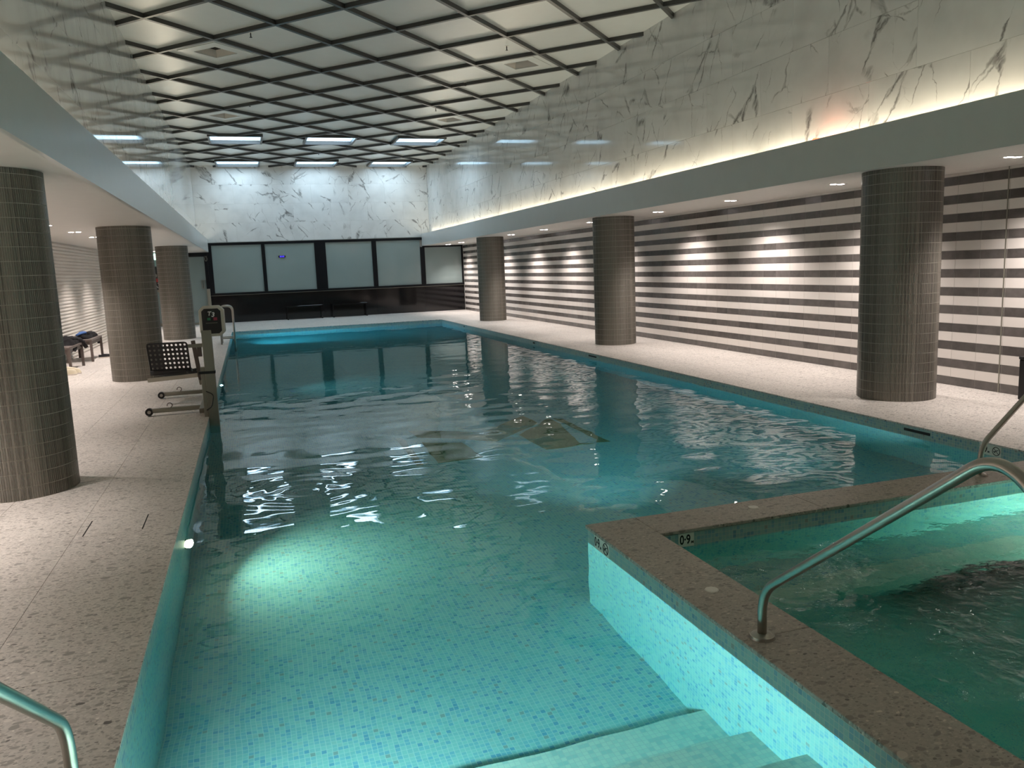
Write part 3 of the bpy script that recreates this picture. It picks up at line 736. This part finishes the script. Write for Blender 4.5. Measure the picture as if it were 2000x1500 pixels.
# ------------------------------------------------------------------ handrails
def rail(name, pts, lb, r=.0195, flanges=()):
    t = link(name, None, loc=(0, 0, 0), label=lb, cat='handrail')
    b = bmesh.new(); tube(b, smoothpath(pts, .11, 10), r, 20); o = obj('tube', b, 'steel', t, smooth=True)
    for f in flanges:
        b = bmesh.new(); cyl(b, f, Vector(f) + Vector((0, 0, .012)), .055, .052, 32); cyl(b, Vector(f) + Vector((0, 0, .012)), Vector(f) + Vector((0, 0, .02)), .045, .03, 32)
        autosmooth(obj('flange', b, 'steel', t))
rail('handrail', [(1.95, 2.742, 0), (1.95, 2.742, .205), (1.95, 1.66, 1.03), (1.95, 1.44, .86), (1.95, 1.40, 0)], 'brushed steel handrail standing on the spa coping', flanges=[(1.95, 2.742, 0), (1.95, 1.40, 0)])
rail('handrail', [(-.635, 2.585, 0), (-.635, 2.585, .27), (-.635, 1.55, 1.03), (-.635, 1.33, .86), (-.635, 1.30, 0)], 'steel handrail at the near left pool edge', flanges=[(-.635, 2.585, 0), (-.635, 1.30, 0)])
rail('handrail', [(4.82, 4.25, 0), (4.82, 4.25, .21), (5.55, 4.25, .80), (5.85, 4.25, .72), (5.87, 4.25, 0)], 'steel handrail rising over the coping at the far right spa corner', flanges=[(4.82, 4.25, 0), (5.87, 4.25, 0)])
# pool ladder far left
t = link('pool_ladder', None, loc=(XL, 20.5, 0), label='steel pool ladder at the far left pool edge', cat='ladder')
for y in (-.25, .25):
    b = bmesh.new(); tube(b, smoothpath([(-.14, y, 0), (-.14, y, .90), (.16, y, .90), (.16, y, -.95)], .13, 8), .02, 12); obj('side_rail', b, 'steel', t, smooth=True)
    b = bmesh.new(); tube(b, [(-.14, y, .14), (.16, y, .14)], .014, 10); obj('brace', b, 'steel', t)
for z in (-.25, -.5, -.75):
    boxobj('tread', (.13, .19, -.25, .25, z, z + .025), 'steel', t)

# ------------------------------------------------------------------ pool lift
lift = link('pool_lift', None, loc=(0, 0, 0), label='grey pool lift with black perforated seat at the left edge', cat='pool lift')
PX, PY = -.50, 9.85
boxobj('post', (PX - .055, PX + .055, PY - .05, PY + .05, -.55, 1.0), 'grey_metal', lift, bevel=.006)
boxobj('post_sleeve', (PX - .10, PX - .055, PY - .045, PY + .045, -.02, .58), 'grey_metal', lift, bevel=.004)
boxobj('sleeve_collar', (PX - .12, PX + .06, PY - .056, PY + .056, .50, .53), 'black_plastic', lift)
bm = bmesh.new(); tube(bm, smoothpath([(PX - .06, PY - .06, .30), (PX + .02, PY - .08, .26), (PX - .01, PY - .07, .12), (PX - .07, PY - .06, .08)], .04), .006, 6); obj('cable', bm, 'black_plastic', lift)
boxobj('mast_bracket', (-.72, PX - .06, 9.95, 10.0, .80, .84), 'grey_metal', lift)
bm = bmesh.new(); v = bxm(bm, .045, .04, .52, Matrix.Translation((-.635, 9.98, .62)) @ Matrix.Rotation(-.10, 4, 'Y')); v = bxm(bm, .05, .04, .14, Matrix.Translation((-.60, 9.98, .76))); obj('actuator', bm, 'bench_wood', lift)
# control box
cb = Matrix.Translation((PX + .075, PY + .02, 1.10)) @ Matrix.Rotation(math.radians(-4), 4, 'Z')
def octo(w_, h_, c_, sx=0): return [(-w_ + c_, -h_), (w_ - c_, -h_), (w_, -h_ + c_), (w_, h_ - c_), (w_ - c_, h_), (-w_ + c_, h_), (-w_, h_ - c_), (-w_, -h_ + c_)]
cp = link('control_panel', None, lift); cp.matrix_local = cb
Mx = Matrix.Rotation(math.pi / 2, 4, 'X')
bm = bmesh.new(); prism(bm, octo(.135, .175, .05), -.06, .06); bmesh.ops.transform(bm, matrix=Mx, verts=bm.verts[:]); obj('control_box', bm, 'beige_plastic', cp, bevel=.006)
bm = bmesh.new(); prism(bm, octo(.103, .143, .03), .06, .064); bmesh.ops.transform(bm, matrix=Mx, verts=bm.verts[:]); obj('control_face', bm, 'black_plastic', cp)
text('t_mark', 'T', .065, 'white_ink', cp, Matrix.Translation((-.022, -.066, .085)) @ Mx, .0008, shear=.2, offset=.002)
text('three_mark', '3', .070, 'white_ink', cp, Matrix.Translation((.018, -.066, .072)) @ Mx, .0008, shear=.2, offset=.002)
boxobj('green_button', (-.045, -.01, -.067, -.064, .01, .04), 'green_button', cp); boxobj('red_button', (.022, .062, -.067, -.064, .008, .042), 'red_button', cp)
boxobj('panel_line', (-.065, .062, -.0655, -.064, -.022, -.018), 'grey_metal', cp)
# seat
st = link('seat', None, lift); st.location = (-1.02, 11.0, .0); st.rotation_euler = (0, 0, math.radians(-8))
def perforated(b, nx, nz, wdt, hgt, hole, thick, zfun):
    cw, ch = wdt / nx, hgt / nz; faces = []
    for ix in range(nx):
        for iz in range(nz):
            cx, cz = -wdt / 2 + cw * (ix + .5), ch * (iz + .5)
            O = []; I = []
            for k in range(8):
                a = math.pi / 4 * k + math.pi / 8
                I.append((cx + hole * math.cos(a), cz + hole * math.sin(a)))
            sq = [(cx + cw / 2, cz + ch / 2 * .42), (cx + cw / 2 * .42, cz + ch / 2), (cx - cw / 2 * .42, cz + ch / 2), (cx - cw / 2, cz + ch / 2 * .42), (cx - cw / 2, cz - ch / 2 * .42), (cx - cw / 2 * .42, cz - ch / 2), (cx + cw / 2 * .42, cz - ch / 2), (cx + cw / 2, cz - ch / 2 * .42)]
            for y in (0, thick):
                A = [b.verts.new((p[0], zfun(p[0], p[1]) + y, p[1])) for p in sq]; Bv = [b.verts.new((p[0], zfun(p[0], p[1]) + y, p[1])) for p in I]
                for k in range(8): b.faces.new((A[k], A[(k + 1) % 8], Bv[(k + 1) % 8], Bv[k]))
                for sx, sz, i0, i1 in ((1, 1, 0, 1), (-1, 1, 2, 3), (-1, -1, 4, 5), (1, -1, 6, 7)):
                    px, pz = cx + sx * cw / 2, cz + sz * ch / 2
                    q = b.verts.new((px, zfun(px, pz) + y, pz)); b.faces.new((A[i0], A[i1], q))
                if y == 0: I0 = Bv
                else:
                    for k in range(8): b.faces.new((I0[k], I0[(k + 1) % 8], Bv[(k + 1) % 8], Bv[k]))
    return b
bk = lambda x, z: -.10 * (z / .40) - .30 * x * x + .02
b = bmesh.new(); perforated(b, 9, 6, .475, .35, .0145, .006, lambda x, z: bk(x, z + .05)); bmesh.ops.translate(b, verts=b.verts[:], vec=(0, 0, .45)); obj('perforated_back', b, 'black_plastic', st)
b = bmesh.new(); fr_ = [(-.238, bk(-.238, 0), .40), (-.240, bk(-.238, .38), .80), (.240, bk(.238, .38), .80), (.238, bk(.238, 0), .40)]
tube(b, smoothpath(fr_, .04, 5), .009, 10)
tube(b, [(-.25 + .05 * k, bk(-.25 + .05 * k, 0), .425) for k in range(11)], .036, 10)
obj('back_frame', b, 'black_plastic', st, smooth=True)
b = bmesh.new()
nx_, ny_ = 10, 6; G = [[b.verts.new((-.24 + .48 * i / nx_, .02 + .36 * j / ny_, .40 - .03 * math.sin(math.pi * i / nx_) - .03 * math.sin(math.pi * j / ny_) + (.02 if j == ny_ else 0))) for j in range(ny_ + 1)] for i in range(nx_ + 1)]
for i in range(nx_):
    for j in range(ny_): b.faces.new((G[i][j], G[i + 1][j], G[i + 1][j + 1], G[i][j + 1]))
rg = bmesh.ops.solidify(b, geom=b.faces[:], thickness=.03); obj('seat_pan', b, 'black_plastic', st, smooth=True)
b = bmesh.new(); tube(b, smoothpath([(.20, -.02, .42), (.26, -.05, .40), (.33, -.06, .405), (.38, -.05, .41)], .05), .022, 8); obj('side_lug', b, 'black_plastic', st, smooth=True)
# arm beam carrying the seat
b = bmesh.new(); tube(b, [(-1.30, 11.05, .33), (-.62, 10.80, .385)], .035, 4); obj('seat_arm', b, 'grey_metal', lift)
b = bmesh.new(); bxm(b, .05, 1.0, .05, Matrix.Translation((-.60, 10.35, .40))); obj('arm_link', b, 'grey_metal', lift)
for y in (10.22, 11.64):
    b = bmesh.new(); bx(b, -1.20, -.60, y - .03, y + .03, .035, .085); obj('foot_beam', b, 'grey_metal', lift, bevel=.004)
    b = bmesh.new(); cyl(b, (-1.23, y - .03, .05), (-1.23, y + .03, .05), .044, .044, 20); o = autosmooth(obj('wheel', b, 'black_plastic', lift))
    b = bmesh.new(); cyl(b, (-1.23, y - .034, .05), (-1.23, y + .034, .05), .02, .02, 12); obj('hub', b, 'steel', o)
    b = bmesh.new(); tube(b, [(-1.0 + .028 * math.cos(a), y - .02, .115 + .028 * math.sin(a)) for a in [math.pi * (-.4 + 1.5 * k / 12) for k in range(13)]], .005, 6); obj('ring_hook', b, 'bench_wood', lift)
b = bmesh.new(); bx(b, -.66, -.60, 9.9, 11.68, .035, .09); obj('base_rail', b, 'grey_metal', lift, bevel=.004)
b = bmesh.new(); tube(b, smoothpath([(-.60, 10.9, .38), (-.60, 10.9, .2), (-.62, 10.9, .06)], .03), .02, 8); obj('support', b, 'grey_metal', lift)

# ------------------------------------------------------------------ left benches, clothes, shoes
def bench(x0, x1, y0, y1, lb):
    t = link('bench', None, loc=(x0, y0, 0), label=lb, cat='bench', group='brown benches at the ribbed wall')
    X, Y = x1 - x0, y1 - y0
    boxobj('seat', (0, X, 0, Y, .415, .455), 'bench_wood', t, bevel=.004)
    boxobj('apron', (.02, X - .02, .02, Y - .02, .345, .415), 'bench_wood', t)
    for a in (0, X - .045):
        for b_ in (.0, Y - .045): boxobj('leg', (a, a + .045, b_, b_ + .045, 0, .415), 'bench_wood', t)
bench(-3.56, -3.12, 16.05, 17.25, 'brown bench holding the black jacket')
bench(-3.56, -3.08, 17.95, 19.15, 'brown bench holding the blue and black garment')
def cloth(name, loc, sx, sy, h, mat, lb, seed, drape, sleeves, extra=None):
    t = link(name, None, loc=loc, label=lb, cat='clothing'); rnd = random.Random(seed); b = bmesh.new(); n, m = 16, 16
    ph = [rnd.uniform(0, 6) for _ in range(6)]
    G = []
    for i in range(n + 1):
        r = []
        for j in range(m + 1):
            u, v_ = i / n * 2 - 1, j / m * 2 - 1
            e_ = max(0, 1 - abs(u) ** 3) * max(0, 1 - abs(v_) ** 3)
            z = h * e_ ** .5 * (.72 + .22 * math.sin(5 * u + ph[0] + 2 * v_) + .16 * math.sin(9 * v_ + ph[1] - 3 * u) + .08 * math.sin(14 * u + ph[2]))
            x = u * sx * (1 + .12 * math.sin(3 * v_ + ph[3])); y = v_ * sy * (1 + .1 * math.sin(4 * u + ph[4]))
            if x > drape: z -= (x - drape) * 1.6; x = drape + (x - drape) * .35
            r.append(b.verts.new((x, y, z)))
        G.append(r)
    for i in range(n):
        for j in range(m): b.faces.new((G[i][j], G[i + 1][j], G[i + 1][j + 1], G[i][j + 1]))
    bmesh.ops.solidify(b, geom=b.faces[:], thickness=.012)
    obj('garment_body', b, mat, t, smooth=True)
    for pts, rr in sleeves:
        b = bmesh.new(); P_ = smoothpath(pts, .08, 6); tube(b, P_, [rr * (1 + .18 * math.sin(k * 1.7)) * (1 - .25 * k / len(P_)) for k in range(len(P_))], 12); obj('sleeve', b, mat, t, smooth=True)
    if extra:
        for nm, pts, rr, mt in extra:
            b = bmesh.new(); P_ = smoothpath(pts, .06, 5); tube(b, P_, [rr * (1 - .5 * abs(2 * k / (len(P_) - 1) - 1) ** 3) * (1 + .08 * math.sin(k * 2.1)) for k in range(len(P_))], 12); [setattr(v_.co, 'z', .1 + (v_.co.z - .1) * .6) for v_ in b.verts]; obj(nm, b, mt, t, smooth=True)
    return t
cloth('jacket', (-3.32, 16.80, .455), .22, .36, .15, 'black_cloth', 'black jacket heaped on the nearer brown bench', 3, .17,
      [([(.0, .0, .10), (.12, .22, .09), (.20, .40, .03), (.25, .47, -.10)], .05), ([(-.10, -.2, .08), (-.16, -.38, .15), (-.2, -.5, .24)], .03)],
      [('collar', [(-.12, -.06, .13), (-.04, .06, .155), (.02, .12, .14)], .018, 'bench_wood')])
cloth('garment', (-3.30, 18.58, .455), .20, .44, .10, 'black_cloth', 'blue and black garment hanging off the farther brown bench', 9, .15,
      [([(.0, .15, .06), (.08, .42, .06), (.12, .58, -.02), (.14, .68, -.16)], .05)],
      [('blue_lining', [(-.08, -.42, .07), (-.02, -.28, .12), (.0, -.10, .12), (.0, .06, .07)], .055, 'blue_cloth')])
def shoe(x, y, rz, L, mat, lb, grp, tall=.12, sole='light_sole'):
    t = link('shoe', None, loc=(x, y, 0), rot=(0, 0, rz), label=lb, cat='shoe', group=grp)
    def outline(s): 
        return [(L * (.5 * math.cos(a)), s * L * (.17 + .03 * math.cos(a)) * math.sin(a)) for a in [2 * math.pi * k / 20 for k in range(20)]]
    b = bmesh.new(); prism(b, outline(1.0), 0, .022); obj('sole', b, sole, t, bevel=.003)
    b = bmesh.new(); rings = []
    for q in range(6):
        f = q / 5; s = 1 - .25 * f * f; rings.append([b.verts.new((x_ * (1 - .12 * f) - L * .04 * f, y_ * s * .95, .022 + tall * f * (.55 + .45 * (1 - (x_ / L + .5))))) for x_, y_ in outline(1)])
    for q in range(5):
        for k in range(20): b.faces.new((rings[q][k], rings[q][(k + 1) % 20], rings[q + 1][(k + 1) % 20], rings[q + 1][k]))
    b.faces.new(rings[-1]); obj('upper', b, mat, t, smooth=True)
    b = bmesh.new()
    for k in range(3): tube(b, [(L * (.05 + .07 * k), -.025, .022 + tall * .78 - .009 * k), (L * (.05 + .07 * k), .025, .022 + tall * .78 - .009 * k)], .004, 6)
    obj('laces', b, mat, t)
shoe(-3.10, 15.62, -.1, .28, 'cream_shoe', 'cream trainer on the floor, nearer of the pair by the jacket bench', 'cream trainers')
shoe(-3.06, 15.80, -.2, .28, 'cream_shoe', 'cream trainer on the floor, farther of the pair by the jacket bench', 'cream trainers')
shoe(-2.98, 18.70, .1, .27, 'black_cloth', 'black shoe on the floor below the blue garment, nearer one', 'black shoes', .05)
shoe(-2.94, 18.90, .05, .27, 'black_cloth', 'black shoe on the floor below the blue garment, farther one', 'black shoes', .05)

# ------------------------------------------------------------------ black bin at the right edge
t = link('litter_bin', None, loc=(7.62, 6.08, 0), label='black bin cut by the right edge of the photo', cat='bin')
b = bmesh.new(); prism(b, [(-.13, -.12), (.13, -.12), (.13, .12), (-.13, .12)], 0.02, .44); obj('body', b, 'black_plastic', t, bevel=.008)
boxobj('lid', (-.135, .135, -.125, .125, .44, .47), 'black_plastic', t, bevel=.006)
b = bmesh.new(); prism(b, [(-.20, .05), (-.12, .10), (-.12, -.02)], 0.0, .018); obj('foot', b, 'black_plastic', t)

# ------------------------------------------------------------------ depth markers
def marker(loc, rz, wdt, sym, lb):
    t = link('depth_marker', None, loc=loc, rot=(0, 0, rz), label=lb, cat='marker')
    boxobj('tile', (-wdt / 2, wdt / 2, -.003, .002, -.042, .042), 'white_marker', t)
    c = -wdt / 2 + .048 if sym else 0
    text('numerals', '0·9', .072, 'ink', t, Matrix.Translation((c - .008, -.0036, 0)) @ Mx @ Matrix.Diagonal((.8, 1.1, 1, 1)), .0004, offset=.0014)
    text('unit', 'M', .022, 'ink', t, Matrix.Translation((c + .041, -.0036, -.018)) @ Mx, .0004, offset=.0008)
    if sym:
        b = bmesh.new(); tube(b, [(.058 + .034 * math.cos(a), -.0036, .034 * math.sin(a)) for a in [2 * math.pi * k / 28 for k in range(29)]], .0028, 6)
        tube(b, [(.058 - .024, -.0036, .024), (.058 + .024, -.0036, -.024)], .0022, 6)
        tube(b, [(.058 + .020, -.0036, .012), (.058 - .004, -.0036, .004), (.058 - .016, -.0036, -.014)], .003, 6); cyl(b, (.058 - .020, -.0038, -.004), (.058 - .020, -.003, -.004), .0055, n=10)
        obj('no_diving_symbol', b, 'ink', t)
marker((XS, 4.19, -.066), -math.pi / 2, .205, True, 'white 0.9 depth marker with no diving sign at the spa corner')
marker((2.37, YSI, -.068), 0, .105, False, 'white 0.9 depth marker inside the spa')
marker((XR, 4.94, -.060), -math.pi / 2, .205, True, 'white 0.9 depth marker with no diving sign on the right pool wall')

# skimmer lid in the left deck
t = link('skimmer_lid', None, loc=(-.955, 5.70, 0), label='flush terrazzo access lid in the left deck', cat='lid')
boxobj('plate', (-.17, .17, -.19, .19, 0, .0012), 'deck_terrazzo', t)
for x in (-.178, .17): boxobj('edge_gap', (x, x + .007, -.17, .17, 0, .0014), 'dark_void', t)
